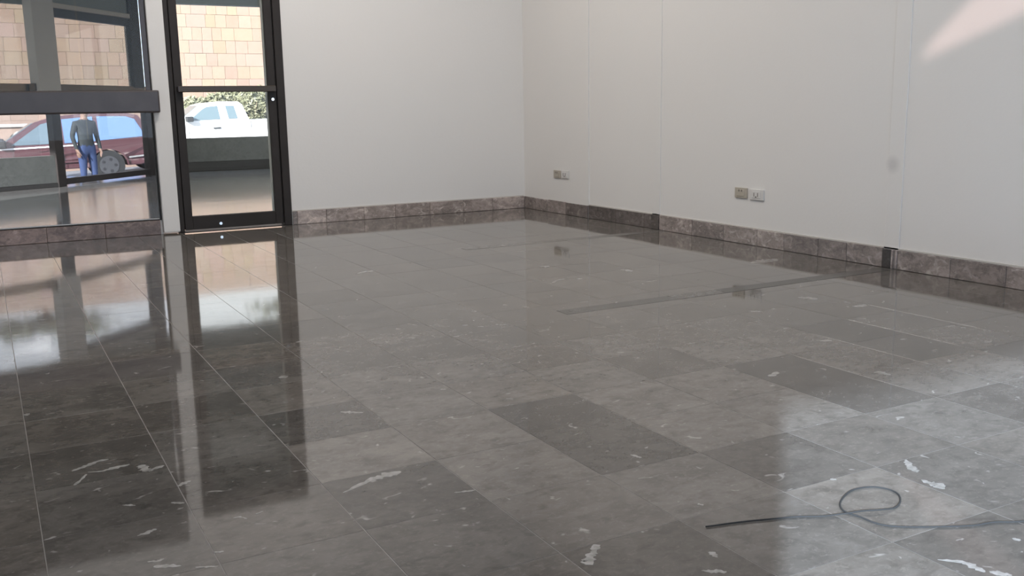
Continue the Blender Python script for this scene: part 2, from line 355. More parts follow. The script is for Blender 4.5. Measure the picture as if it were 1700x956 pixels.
# ------------------------------------------------------------------ back wall, door, window
wb = bmesh.new()
box(wb, 2.075, 4.45, YB, YB+.15, 0, 3.75); box(wb, 1.115, 2.075, YB, YB+.15, 2.25, 3.75)
box(wb, -3.6, 1.115, YB, YB+.15, 2.4, 3.75); box(wb, -3.6, -1.6, YB, YB+.15, 0, 2.4); box(wb, -1.6, 1.115, YB+.01, YB+.15, 0, .105)
tag(obj('wall_back', wb, 'paint'), kind='structure')
tag(obj('trim_1', B(1.112, 1.228, YB-.035, YB+.10, .012, 2.4, .008, 2), 'paint'), kind='structure')

door = empty('door_1', (1.65, YB, 0)); tag(door, 'dark bronze glass door with ribbed push bar', kind='structure')
def dpart(name, x0, x1, y0, y1, z0, z1, m, bev=.003, par=None):
    par = par or door
    o = obj(name, B(x0, x1, y0, y1, z0, z1, bev), m, par); o.matrix_parent_inverse = Matrix.Translation((-1.65, -YB, 0)) if par is door else Matrix(); return o
dpart('jamb', 1.230, 1.262, YB-.015, YB+.09, .004, 2.25, 'frame'); dpart('jamb', 2.012, 2.072, YB-.015, YB+.09, .004, 2.25, 'frame'); dpart('frame_head', 1.262, 2.012, YB-.015, YB+.09, 2.19, 2.25, 'frame')
dpart('door_stop', 2.003, 2.012, YB+.01, YB+.03, .02, 2.19, 'gasket', 0); dpart('door_stop', 1.262, 1.268, YB+.01, YB+.03, .02, 2.19, 'gasket', 0)
dpart('stile', 1.268, 1.325, YB-.01, YB+.035, .018, 2.185, 'frame'); dpart('stile', 1.945, 2.003, YB-.01, YB+.035, .018, 2.185, 'frame')
dpart('bottom_rail', 1.325, 1.945, YB-.01, YB+.035, .018, .116, 'frame'); dpart('top_rail', 1.325, 1.945, YB-.01, YB+.035, 2.10, 2.185, 'frame')
dpart('glass_pane', 1.325, 1.945, YB+.010, YB+.016, .116, 2.10, 'glass_door', 0)
dpart('glazing_bead', 1.933, 1.945, YB+.016, YB+.035, .116, 2.10, 'pier', 0)
pb = bmesh.new(); box(pb, 1.285, 1.995, YB-.055, YB-.03, 1.018, 1.062, .004)
bar = obj('push_bar', pb, 'frame2', door); bar.matrix_parent_inverse = Matrix.Translation((-1.65, -YB, 0))
for k in range(4):
    z = 1.023+k*.011; r = obj('rib', B(1.292, 1.988, YB-.0585, YB-.054, z, z+.005, .001), 'ribs', bar)
for x in (1.297, 1.983): dpart('bar_bracket', x-.012, x+.012, YB-.03, YB-.008, 1.02, 1.06, 'frame')
for nm, x, z in (('lock_cylinder', 1.975, .962), ('floor_bolt', 1.525, .052)):
    bm = bmesh.new(); cyl(bm, (x, YB-.014, z), (0, 1, 0), .011, .012, 20); o = obj(nm, bm, 'chrome', door, False); o.matrix_parent_inverse = Matrix.Translation((-1.65, -YB, 0))
tag(obj('trim_2', B(1.235, 2.07, YB-.012, YB+.12, 0, .004, 0), 'frame'), kind='structure')

win = empty('window_1', (-.2, YB, 0)); tag(win, 'dark framed window with deep bronze bar', kind='structure')
def wpart(name, x0, x1, y0, y1, z0, z1, m, bev=.003):
    o = obj(name, B(x0, x1, y0, y1, z0, z1, bev, 2), m, win); o.matrix_parent_inverse = Matrix.Translation((.2, -YB, 0)); return o
wpart('transom_bar', -1.6, 1.150, YB-.085, YB-.036, .877, 1.034, 'frame2', .012)
wpart('bar_core', -1.6, 1.105, YB-.036, YB+.05, .885, 1.026, 'frame')
wpart('frame_jamb', 1.072, 1.108, YB-.01, YB+.05, 1.026, 2.4, 'frame2')
wpart('frame_jamb', -1.6, -1.55, YB-.01, YB+.05, .105, 2.4, 'frame2')
wpart('frame_head', -1.55, 1.072, YB-.01, YB+.05, 2.34, 2.4, 'frame2')
wpart('jamb_glint_line', 1.068, 1.072, YB-.004, YB+.004, 1.06, 2.3, 'chrome', 0)  # bright line put in for the reflection at the pane edge
wpart('edge_gasket', 1.098, 1.108, YB, YB+.03, .105, .885, 'gasket', 0); wpart('edge_gasket', -1.55, 1.098, YB, YB+.03, .105, .110, 'gasket', 0)
wpart('upper_pane', -1.55, 1.072, YB+.010, YB+.018, 1.026, 2.34, 'glass_window', 0)
wpart('lower_pane', -1.55, 1.098, YB+.010, YB+.018, .110, .885, 'glass_lower', 0)

# right wall with two narrow joint strips
wr = bmesh.new(); box(wr, 4.158, 4.4, 6.372, YB+.15, 0, 3.75); box(wr, XR, 4.4, -1.35, 6.372, 0, 3.75)
tag(obj('wall_right', wr, 'paint_r'), kind='structure')
for n_, (a, b) in enumerate(((3.418, 3.512), (5.462, 5.55))):
    bm = bmesh.new(); box(bm, XR-.006, XR+.01, a, b, .10, 3.75, .001); box(bm, XR-.0045, XR+.001, b-.004, b+.002, .1, 3.75, .001)
    tag(obj('trim_%d' % (3+n_), bm, 'paint_r'), kind='structure')

# marble skirting, piece by piece
bbk = empty('baseboard_back', (3.1, YB, 0), kind='structure')
xs = [(2.079, 2.112, .62), (2.114, 2.345, 1.15), (2.347, 2.66, .95), (2.662, 2.93, 1.0), (2.932, 3.24, .8), (3.242, 3.55, .9), (3.552, 3.83, .85), (3.832, 4.144, 1.05)]
for a, b, v in xs:
    o = obj('skirting_tile', B(a, b, YB-.013, YB, .001, .104+rt.uniform(-.002, .002), .002), 'base', bbk); o.matrix_parent_inverse = Matrix.Translation((-3.1, -YB, 0)); o.color = (v*1.06, v, v*.97, 1)
obj('paint_bead', B(2.08, 4.14, YB-.006, YB, .104, .112), 'pier', bbk).matrix_parent_inverse = Matrix.Translation((-3.1, -YB, 0))
bbr = empty('baseboard_right', (XR, 4, 0), kind='structure')
ys = [(7.380, 7.22, .62, 0), (7.218, 6.98, .85, 0), (6.978, 6.70, .78, 0), (6.698, 6.372, .52, 0), (6.37, 6.0, .36, 1), (5.998, 5.64, .40, 1), (5.638, 5.552, .42, 1), (5.55, 5.46, .28, 2), (5.458, 5.1, .95, 1), (5.098, 4.78, .72, 1), (4.778, 4.47, .85, 1), (4.468, 4.24, .95, 1),
      (4.238, 3.97, .6, 1), (3.968, 3.76, .62, 1), (3.758, 3.514, .7, 1), (3.512, 3.456, .16, 2), (3.455, 3.443, .9, 2), (3.442, 3.432, .5, 2), (3.431, 3.418, .95, 2), (3.416, 3.1, .78, 1), (3.098, 2.8, .66, 1), (2.798, 2.5, .95, 1), (2.498, 2.2, .8, 1)]+[(2.198-.3*k, 1.9-.3*k, (.75, .9, .65, .85)[k % 4], 1) for k in range(10)]+[(-.802, -1.18, .8, 1)]
for a, b, v, k in ys:
    x = {0: 4.158, 1: XR, 2: XR-.005}[k]
    o = obj('skirting_tile', B(x-.013, x, b, a, .001, .102+rt.uniform(-.003, .003), .002), 'base', bbr); o.matrix_parent_inverse = Matrix.Translation((-XR, -4, 0)); o.color = (v, v*.96, v*.95, 1)
obj('paint_bead', B(XR-.006, XR, -1.18, 6.37, .102, .110), 'pier', bbr).matrix_parent_inverse = Matrix.Translation((-XR, -4, 0))
bbw = empty('baseboard_window', (0, YB, 0), kind='structure')
for k in range(7):
    a = -1.55+k*.378; v = [.9, .8, 1, .75, .85, .7, .62][k]
    o = obj('skirting_tile', B(a+.001, min(a+.377, 1.11), YB-.012, YB+.01, .001, .104, .002), 'base', bbw); o.matrix_parent_inverse = Matrix.Translation((0, -YB, 0)); o.color = (v*.85, v*.70, v*.66, 1)

tag(obj('ceiling', B(-3.7, 4.5, -1.35, YB+.15, 3.75, 3.9), 'ceil'), kind='structure')
# front wall behind the viewer: marble parapet, big opening, left pier added to block sun
FY, FZ, PX = -1.2, 3.0, -1.274
wf = bmesh.new(); box(wf, -3.6, PX, FY-.15, FY, 0, 3.75); box(wf, PX, 4.4, FY-.15, FY, 0, .5)
dx, dz = -.972, .508
box(wf, PX, .685+dx, FY-.03, FY, FZ, 3.75); box(wf, .685+dx, 4.4, FY-.03, FY, 3.02+dz, 3.75); box(wf, .685+dx, 4.4, FY-.03, FY, FZ, 2.77+dz); box(wf, 1.75+dx, 4.4, FY-.03, FY, 2.77+dz, 3.02+dz)
prism(wf, [(.685+dx, 2.77+dz), (.685+dx, 2.875+dz), (1.065+dx, 2.81+dz), (1.32+dx, 2.77+dz)], .015, FY-.015); prism(wf, [(.685+dx, 2.875+dz), (.731+dx, 2.951+dz), (.932+dx, 3.02+dz), (.685+dx, 3.02+dz)], .015, FY-.015)  # header cut shaped to throw the light wedge onto the right wall
tag(obj('wall_front', wf, 'paint'), kind='structure')
wl = bmesh.new(); box(wl, -3.7, -3.5, -1.35, YB+.15, 0, 3.75)
tag(obj('wall_left', wl, 'paint'), kind='structure')
w4 = tag(obj('rose_light_filter', B(.6+dx, 1.8+dx, FY+.001, FY+.005, 2.75+dz, 3.05+dz), 'glass_pink'), kind='structure')  # unseen tinted pane added to dim and redden the wall light patch
w3 = empty('window_3', (1.4, FY-.08, .5), kind='structure')
for k in range(4):
    a = PX+k*1.36; obj('front_pane', B(a+.01, min(a+1.35, 4.16), FY-.083, FY-.077, .5, FZ), 'glass_front', w3).matrix_parent_inverse = Matrix.Translation((-1.4, .08-FY, -.5))
# unseen roof added to trim the floor sun patch; hole feeds the wall patch
pr = bmesh.new(); HX0, HX1, HY0 = -1.9, .4, -2.05; PZ = 3.65; PY = 1.98-PZ/.364*.717
box(pr, -10, HX0, PY, FY-.15, PZ, PZ+.03); box(pr, HX1, 10, PY, FY-.15, PZ, PZ+.03); box(pr, HX0, HX1, PY, HY0, PZ, PZ+.03)
tag(obj('sun_trimming_roof', pr, 'ceil'), kind='structure')
tag(obj('front_paving', B(-14, 16, -18, -1.35, -.3, -.12), 'pave'), kind='structure')

# ------------------------------------------------------------------ lobby behind the glass
tag(obj('lobby_floor', B(-4, 9, YB+.15, 15.25, -.12, 0), 'lobby'), kind='structure')
lc = bmesh.new(); box(lc, -4, 9, YB+.15, 15.4, 2.9, 3.05); tag(obj('lobby_ceiling', lc, 'soffit'), kind='structure')
tag(obj('lobby_wall_right', B(8.9, 9, YB+.15, 15.2, 0, 2.9), 'paint'), kind='structure')
def seg(P, Q, s0, s1, z0, z1, t0, t1, m, name, par=None, bev=.004):
    """box along a plan line P-Q, between lengths s0, s1 and offsets t0, t1"""
    P = Vector((*P, 0)); Q = Vector((*Q, 0)); e = (Q-P).normalized(); rz = math.atan2(e.y, e.x)
    o = obj(name, B(s0, s1, t0, t1, z0, z1, bev), m); o.location = P; o.rotation_euler = (0, 0, rz)
    if par: o.parent = par; o.matrix_parent_inverse = par.matrix_world.inverted()
    return o
PA, PB, PC = (-1.5, 11.9), (.84, 13.15), (2.1, 14.6)
LA = math.hypot(PB[0]-PA[0], PB[1]-PA[1]); LB = math.hypot(PC[0]-PB[0], PC[1]-PB[1])
lw = empty('lobby_wall_outer', (0, 0, 0), kind='structure')
seg(PA, PB, -2, LA-.06, .05, .385, 0, .14, 'dado', 'parapet', lw); seg(PA, PB, -2, LA-.06, 0, .05, -.012, .1, 'dadobase', 'parapet_base', lw)
PD, PE = (2.15, 15.1), (8.9, 15.1)
seg(PD, PE, 0, 6.75, .14, .495, 0, .16, 'dado', 'parapet', lw); seg(PD, PE, 0, 6.75, 0, .14, -.012, .15, 'dadobase', 'parapet_base', lw)
seg(PD, PE, -.1, 6.75, 2.44, 2.9, 0, .16, 'soffit', 'header', lw)
seg(PD, PE, 2.1, 2.22, .495, 2.44, .02, .12, 'pier', 'mullion', lw); seg(PD, PE, 4.3, 4.42, .495, 2.44, .02, .12, 'frame', 'mullion', lw)
ent = empty('window_2', (PB[0], PB[1], 0), kind='structure'); tag(ent, 'angled glazed entrance bay beyond the smoked window')
bpy.context.view_layer.update()
e_ = lambda *a, **k: seg(PB, PC, *a, **k)
e_(-.06, .09, 0, 1.13, 0, .09, 'frame', 'post', ent); e_(1.91, 2.10, 0, 1.13, 0, .09, 'frame', 'post', ent)
e_(.09, 1.91, .02, .095, 0, .07, 'frame', 'bottom_rail', ent); e_(-.3, 2.0, 1.13, 1.245, .01, .09, 'ribs', 'transom_rail', ent)
e_(-.27, .12, 1.10, 2.9, -.03, .09, 'pier', 'upper_pier', ent); e_(1.70, 1.98, 1.225, 2.9, 0, .09, 'frame', 'upper_jamb', ent)
e_(.12, 1.70, 2.05, 2.15, 0, .09, 'frame', 'head_rail', ent); e_(.12, 1.70, 2.15, 2.21, -.02, .09, 'beam', 'head_beam', ent); e_(.12, 1.70, 2.21, 2.9, .02, .09, 'soffit', 'head_panel', ent)
e_(.09, 1.91, .095, 1.13, .03, .036, 'glass_clear', 'lower_pane', ent, 0); e_(.12, 1.70, 1.225, 2.05, .03, .036, 'glass_clear', 'upper_pane', ent, 0)
seg(PA, PB, -2, LA, 1.13, 1.245, .01, .09, 'ribs', 'transom_rail', ent); seg(PA, PB, -2, LA, 2.16, 2.9, 0, .1, 'soffit', 'head_panel', ent)
seg(PA, PB, -2, LA-.2, .385, 1.13, .05, .056, 'glass_clear', 'side_pane', ent, 0); seg(PA, PB, -2, LA-.2, 1.225, 2.16, .05, .056, 'glass_clear', 'side_pane', ent, 0)

# ------------------------------------------------------------------ street, stone wall
def gz(x): return -.74+.03*(x-3)
bm = bmesh.new(); vs = [bm.verts.new((x, y, gz(x))) for x, y in ((-40, 15.42), (50, 15.42), (50, 60), (-40, 60))]; bm.faces.new(vs)
r = bmesh.ops.extrude_face_region(bm, geom=bm.faces[:]); [setattr(v.co, 'z', v.co.z-.3) for v in r['geom'] if isinstance(v, bmesh.types.BMVert)]
bmesh.ops.recalc_face_normals(bm, faces=bm.faces[:]); tag(obj('street', bm, 'street'), kind='structure')
WY = 34.0
swall = empty('stone_wall', (4, WY, -.6), label='tall sunlit wall of pink cut stone across the street', cat='wall')
swall_inv = Matrix.Translation((-4, -WY, .6))
obj('wall_core', B(-12, 26, WY+.03, WY+.5, -1.4, 5.35), 'mortar', swall).matrix_parent_inverse = swall_inv
rs = random.Random(11); CH = .42; stuffs = bmesh.new(); bcache = {}
for c in range(-3, 13):
    z0 = .3+c*CH; x = -12+rs.uniform(0, .4)
    while x < 26:
        wd = rs.choice([.32, .42, .5, .62, .42, .36]); dep = rs.uniform(0, .02)
        z1 = min(z0+CH-.005, 5.36)
        if 2 <= c <= 10 and .0 < x < 10.2 and not (5.2 < x < 5.9):
            if wd not in bcache:
                b_ = B(0, wd-.005, 0, .06, 0, CH-.005, .006); me = bpy.data.meshes.new('stone_block'); b_.to_mesh(me); b_.free(); me.materials.append(MT['stone']); bcache[wd] = me
            o = bpy.data.objects.new('stone_block', bcache[wd]); C.objects.link(o); o.parent = swall; o.matrix_parent_inverse = swall_inv; o.location = (x, WY-.02-dep, z0)
            t = rs.choice([1, 1, 1, .98, .94, 1.02, .91]); o.color = (t, t*rs.uniform(.96, 1.06), t*rs.uniform(.93, 1.08), 1)
        elif z1 > z0+.05: box(stuffs, x, x+wd-.005, WY-.02-dep, WY+.04, z0, z1)
        x += wd
so = tag(obj('outer_stone_blocks', stuffs, 'stone', swall), kind='stuff'); so.matrix_parent_inverse = swall_inv
# planter kerb and hedge
tag(obj('planter_kerb', B(-6, 20, 31.4, 31.7, -1.2, .55, .03), 'stone'), 'long low pink stone planter edge behind white pickup truck', 'planter')
tag(obj('planter_coping', B(-6, 20, 31.3, 31.8, .55, .64, .02), 'beam'), 'flat pale coping slab on the stone planter edge', 'coping')
def shrub(x, y, rx, rz, zc, label, seed):
    r = random.Random(seed); root = empty('shrub', (x, y, gz(x)), label=label, cat='shrub', group='hedge shrubs along the stone wall')
    bm = bmesh.new()
    for k in range(2600):
        th, ph = r.uniform(0, 2*math.pi), math.acos(r.uniform(-1, 1)); rad = r.uniform(.55, 1)**.6*(1+.18*math.sin(5*th+seed)*math.sin(3*ph))
        p = Vector((rx*rad*math.sin(ph)*math.cos(th), .38*rad*math.sin(ph)*math.sin(th), zc+rz*rad*math.cos(ph)))
        s = r.uniform(.035, .075); q = Matrix.Rotation(r.uniform(0, 6.28), 3, 'Z') @ Matrix.Rotation(r.uniform(-1.2, 1.2), 3, 'X') @ Matrix.Rotation(r.uniform(-1.2, 1.2), 3, 'Y')
        vs = [bm.verts.new(p+q @ Vector(v)*s) for v in ((-1.4, 0, 0), (0, -.55, .12), (1.4, 0, 0), (0, .55, .12))]; bm.faces.new(vs[:3]); bm.faces.new((vs[0], vs[2], vs[3]))
    tag(obj('foliage', bm, 'leaf', root), kind='stuff')
    bm = bmesh.new()
    for k in range(6):
        a = k*1.05+seed; tube(bm, [(0, 0, 0), (.15*rx*math.cos(a), .1*math.sin(a), zc*.6), (.6*rx*math.cos(a), .4*math.sin(a), zc+.4*rz)], [.04, .03, .012], 6)
    obj('stems', bm, 'twig', root)
for k, (x, y, rx, zc, rz, lb) in enumerate(((5.75, 32.5, .50, 1.25, .42, 'low shrub seen over the slope of the pickup windshield'), (6.85, 32.5, .50, 1.55, .52, 'front row shrub showing above the pickup cab roof'), (7.95, 32.5, .50, 1.5, .66, 'front row shrub right behind the pickup cab'), (9.05, 32.5, .50, 1.5, .66, 'front row shrub behind the pickup bed by the door frame'),
        (6.35, 33.4, .47, 1.5, .5, 'back row shrub between windshield and cab roof'), (7.5, 33.4, .47, 1.65, .6, 'back row shrub above the rear of the cab'), (8.65, 33.4, .47, 1.65, .62, 'back row shrub above the pickup bed'))):
    shrub(x, y, rx, rz, zc, lb, k+1)

def tree(x, y, zc, rx, rz, label, seed, n):
    r = random.Random(seed); root = empty('tree', (x, y, gz(x)), label=label, cat='tree', group='trees behind the stone wall'); z0 = gz(x)
    bm = bmesh.new(); tube(bm, [(0, 0, 0), (.1, 0, 2.5), (-.1, .1, zc-z0-.4)], [.2, .16, .1], 8)
    tips = []
    for k in range(9):
        a = r.uniform(0, 6.28); e = Vector((rx*math.cos(a)*r.uniform(.5, 1), rx*.8*math.sin(a)*r.uniform(.5, 1), zc-z0+rz*r.uniform(-.7, .7))); tips.append(e); tube(bm, [(-.1, .1, zc-z0-.5), e*.5+Vector((0, 0, (zc-z0)*.5)), e], [.07, .04, .015], 6)
    obj('trunk', bm, 'twig', root); bm = bmesh.new()
    for k in range(n):
        c = r.choice(tips); p = c+Vector((r.gauss(0, rx*.25), r.gauss(0, rx*.22), r.gauss(0, rz*.28))); s_ = r.uniform(.06, .12)
        q = Matrix.Rotation(r.uniform(0, 6.28), 3, 'Z') @ Matrix.Rotation(r.uniform(-1, 1), 3, 'X')
        vs = [bm.verts.new(p+q @ Vector(v)*s_) for v in ((-1.5, 0, 0), (0, -.6, .1), (1.5, 0, 0), (0, .6, .1))]; bm.faces.new(vs[:3]); bm.faces.new((vs[0], vs[2], vs[3]))
    tag(obj('foliage', bm, 'leaf', root), kind='stuff')
tree(1.6, 39.5, 7.0, 2.0, .55, 'tree behind the stone wall, mirrored in the floor below the window', 21, 2600); tree(11.5, 40.5, 7.6, 2.2, .5, 'tree behind the stone wall, mirrored in the floor below the door', 22, 1600)

# ------------------------------------------------------------------ vehicles
def arch(cx, r, zb, n=10): return [(cx-r*math.cos(math.pi*k/n), zb+r*math.sin(math.pi*k/n)) for k in range(n+1)]
def wheel(par, x, y, r, wd):
    root = obj('wheel', cyl(bmesh.new(), (x, y, r), (0, 1, 0), r, wd, 28), 'tyre', par)
    s = -1 if y < 0 else 1
    bm = bmesh.new(); cyl(bm, (x, y+s*(wd/2), r), (0, 1, 0), r*.62, .03, 24)
    obj('rim', bm, 'rim', root)
    for k in range(5):
        bm = bmesh.new(); a = k*2*math.pi/5; cyl(bm, (x+r*.4*math.cos(a), y+s*(wd/2+.014), r+r*.4*math.sin(a)), (0, 1, 0), r*.11, .012, 10)
        obj('rim_hole', bm, 'blackpl', root)
def panel(par, name, poly, y, m, t=.012, lean=0, zr=0):
    """thin side panel at +-y; lean tilts it inwards above zr"""
    bm = bmesh.new(); prism(bm, poly, t/2)
    for v in bm.verts: v.co.y += y-(1 if y > 0 else -1)*lean*(v.co.z-zr)
    return obj(name, bm, m, par)

# red suv, nose to the left (-x); local origin under the rear wheel
def make_suv():
    root = empty('suv', (2.78, 26.85, gz(2.78)), 0, 'dark red suv parked beyond the smoked window', 'suv'); root.rotation_euler = (0, -.03, 0)
    W = .86
    low = [(-3.45, .42), (-3.0, .30)]+[(x, z) for x, z in arch(-2.62, .43, .34)]+arch(0, .43, .34)+[(.75, .34), (1.2, .46), (1.23, .62), (1.20, .93), (1.02, 1.0), (-1.9, .93), (-2.6, .95), (-3.3, .86), (-3.5, .66)]
    bm = prism(bmesh.new(), low, lambda x, z: W-(.05 if z < .5 else 0)-(.10 if x < -3.2 else 0)); bmesh.ops.bevel(bm, geom=[e for e in bm.edges if abs(e.verts[0].co.y-e.verts[1].co.y) < .12], offset=.02, segments=2, affect='EDGES')
    obj('body', bm, 'rcar', root)
    zb = .92; up_ = [(-2.45, .93), (-1.55, 1.50), (-1.1, 1.62), (-.2, 1.67), (.55, 1.63), (.82, 1.56), (1.12, .99), (1.0, .9), (-2.3, .88)]
    bm = prism(bmesh.new(), up_, lambda x, z: W-.01-max(0, z-zb)*.24); bmesh.ops.bevel(bm, geom=[e for e in bm.edges if abs(e.verts[0].co.y-e.verts[1].co.y) < .12], offset=.03, segments=2, affect='EDGES'); obj('cabin', bm, 'rcar', root)
    for s in (-1, 1):
        y = s*(W-.002)
        for poly, m in ([(-2.12, .98), (-1.42, 1.45), (-1.02, 1.54), (-1.02, .97)], 'cglass'), ([(-.95, .97), (-.95, 1.545), (-.25, 1.58), (-.25, .98)], 'cglassb'), ([(-.15, .99), (-.15, 1.58), (.52, 1.55), (.72, 1.47), (.93, 1.04)], 'cglassb'):
            panel(root, 'side_window', poly, y, m, .014, .24, zb)
        panel(root, 'belt_moulding', [(-2.5, .885), (-2.5, .92), (-.15, .93), (-.15, .895)], s*(W+.006), 'lamp_w', .02)  # white colour stands in for the bright reflection along the chrome
        for x in (-1.55, -.55): panel(root, 'door_handle', [(x, .80), (x+.2, .81), (x+.2, .84), (x, .83)], s*(W+.02), 'rcar', .03)
        for x in (-2.1, -1.0, -.22): panel(root, 'door_seam', [(x, .40), (x+.012, .40), (x+.012, .9), (x, .9)], s*(W+.001), 'blackpl', .006)
        panel(root, 'side_moulding', [(.48, .52), (.48, .56), (1.15, .60), (1.15, .56)], s*(W+.008), 'chrome', .016)
        panel(root, 'side_moulding', [(-2.1, .50), (-2.1, .54), (-.5, .54), (-.5, .50)], s*(W+.008), 'rcar', .016)
        panel(root, 'tail_lamp', [(1.10, .66), (1.10, .92), (1.21, .90), (1.24, .66)], s*(W-.03), 'lamp_r', .08)
        panel(root, 'headlamp', [(-3.49, .66), (-3.49, .8), (-3.2, .84), (-3.2, .68)], s*(W-.12), 'lamp_w', .1)
        mb = B(-2.42, -2.22, s*(W+.10)-.10, s*(W+.10)+.10, .93, 1.12, .04, 2); obj('wing_mirror', mb, 'blackpl', root)
        panel(root, 'arch_flare', [(x, z) for x, z in arch(0, .47, .34)]+[(x, z) for x, z in arch(0, .43, .34)][::-1], s*(W+.006), 'rcar', .03); panel(root, 'arch_flare', arch(-2.62, .47, .34)+arch(-2.62, .43, .34)[::-1], s*(W+.006), 'rcar', .03)
        tube_ = bmesh.new(); tube(tube_, [(-1.2, s*.6, 1.66), (-1.0, s*.6, 1.71), (.3, s*.6, 1.73), (.6, s*.6, 1.67)], .018, 8); obj('roof_rail', tube_, 'rim', root)
        for x in (-2.62, 0): wheel(root, x, s*(W-.12), .37, .24)
    obj('windscreen', prism(bmesh.new(), [(-2.40, .98), (-1.60, 1.49), (-1.58, 1.47), (-2.38, .96)], .62), 'cglass', root); obj('rear_window', prism(bmesh.new(), [(.84, 1.5), (1.08, 1.06), (1.10, 1.07), (.86, 1.51)], .6), 'cglass', root)
    obj('bumper', B(1.16, 1.30, -.82, .82, .42, .62, .03), 'blackpl', root); obj('bumper', B(-3.55, -3.40, -.74, .74, .36, .58, .03), 'blackpl', root)
make_suv()

def make_truck():
    gx = 6.27; root = empty('pickup_truck', (gx, 29.1, gz(gx)), 0, 'white extended cab pickup truck seen through glass door', 'truck'); root.rotation_euler = (0, -.03, 0); root.scale = (1.04, 1.04, 1.02)
    W = .84; H0 = .02
    low = [(-2.95, .5), (-2.6, .38)]+arch(-2.0, .42, .36)+arch(1.3, .42, .36)+[(2.1, .44), (2.35, .5), (2.36, 1.20), (2.30, 1.225), (.60, 1.24), (-1.0, 1.28), (-1.55, 1.24), (-2.75, 1.13), (-2.93, 1.0)]
    bm = prism(bmesh.new(), low, lambda x, z: W-(.06 if z < .55 else 0)-(.08 if x < -2.6 else 0)); bmesh.ops.bevel(bm, geom=[e for e in bm.edges if abs(e.verts[0].co.y-e.verts[1].co.y) < .12], offset=.02, segments=2, affect='EDGES'); obj('body', bm, 'wcar', root)
    zb = 1.24; cab = [(-1.30, 1.25), (-.68, 1.715), (-.5, 1.765), (-.1, 1.785), (.36, 1.76), (.46, 1.68), (.60, 1.24), (.5, 1.2), (-1.2, 1.2)]
    bm = prism(bmesh.new(), cab, lambda x, z: W-.015-max(0, z-zb)*.26); bmesh.ops.bevel(bm, geom=[e for e in bm.edges if abs(e.verts[0].co.y-e.verts[1].co.y) < .12], offset=.03, segments=2, affect='EDGES'); obj('cabin', bm, 'wcar', root)
    for s in (-1, 1):
        y = s*(W-.008)
        panel(root, 'side_window', [(-1.02, 1.30), (-.62, 1.60), (-.5, 1.655), (-.22, 1.67), (-.19, 1.30)], y, 'cglass', .016, .26, zb)
        panel(root, 'rear_quarter_window', [(-.01, 1.665), (.22, 1.655), (.28, 1.30), (.04, 1.30)], y, 'cglass', .016, .26, zb)
        obj('wing_mirror', B(-1.12, -.93, s*(W+.12)-.09, s*(W+.12)+.09, 1.27, 1.42, .03, 2), 'blackpl', root)
        panel(root, 'door_handle', [(-.4, 1.05), (-.2, 1.05), (-.2, 1.09), (-.4, 1.09)], s*(W+.015), 'blackpl', .03)
        for x in (-1.05, -.08, .62): panel(root, 'door_seam', [(x, .55), (x+.012, .55), (x+.012, 1.2), (x, 1.2)], s*(W+.001), 'blackpl', .005)
        panel(root, 'tail_lamp', [(2.27, .8), (2.27, 1.12), (2.37, 1.12), (2.37, .8)], s*(W-.04), 'lamp_r', .09); panel(root, 'headlamp', [(-2.95, .85), (-2.95, 1.0), (-2.7, 1.05), (-2.7, .85)], s*(W-.14), 'lamp_w', .12)
        for x in (-2.0, 1.3): wheel(root, x, s*(W-.12), .36, .23)
    obj('windscreen', prism(bmesh.new(), [(-1.25, 1.30), (-.72, 1.70), (-.70, 1.68), (-1.23, 1.28)], .6), 'cglass', root)
    obj('rear_window', prism(bmesh.new(), [(.50, 1.66), (.60, 1.33), (.615, 1.335), (.515, 1.665)], .55), 'cglass', root)
    obj('load_bed_rim', B(.66, 2.33, -.80, .80, 1.21, 1.245, .01), 'wcar', root); obj('bumper', B(2.33, 2.50, -.8, .8, .48, .66, .03), 'chrome', root); obj('bumper', B(-3.05, -2.88, -.74, .74, .44, .64, .03), 'chrome', root)
make_truck()

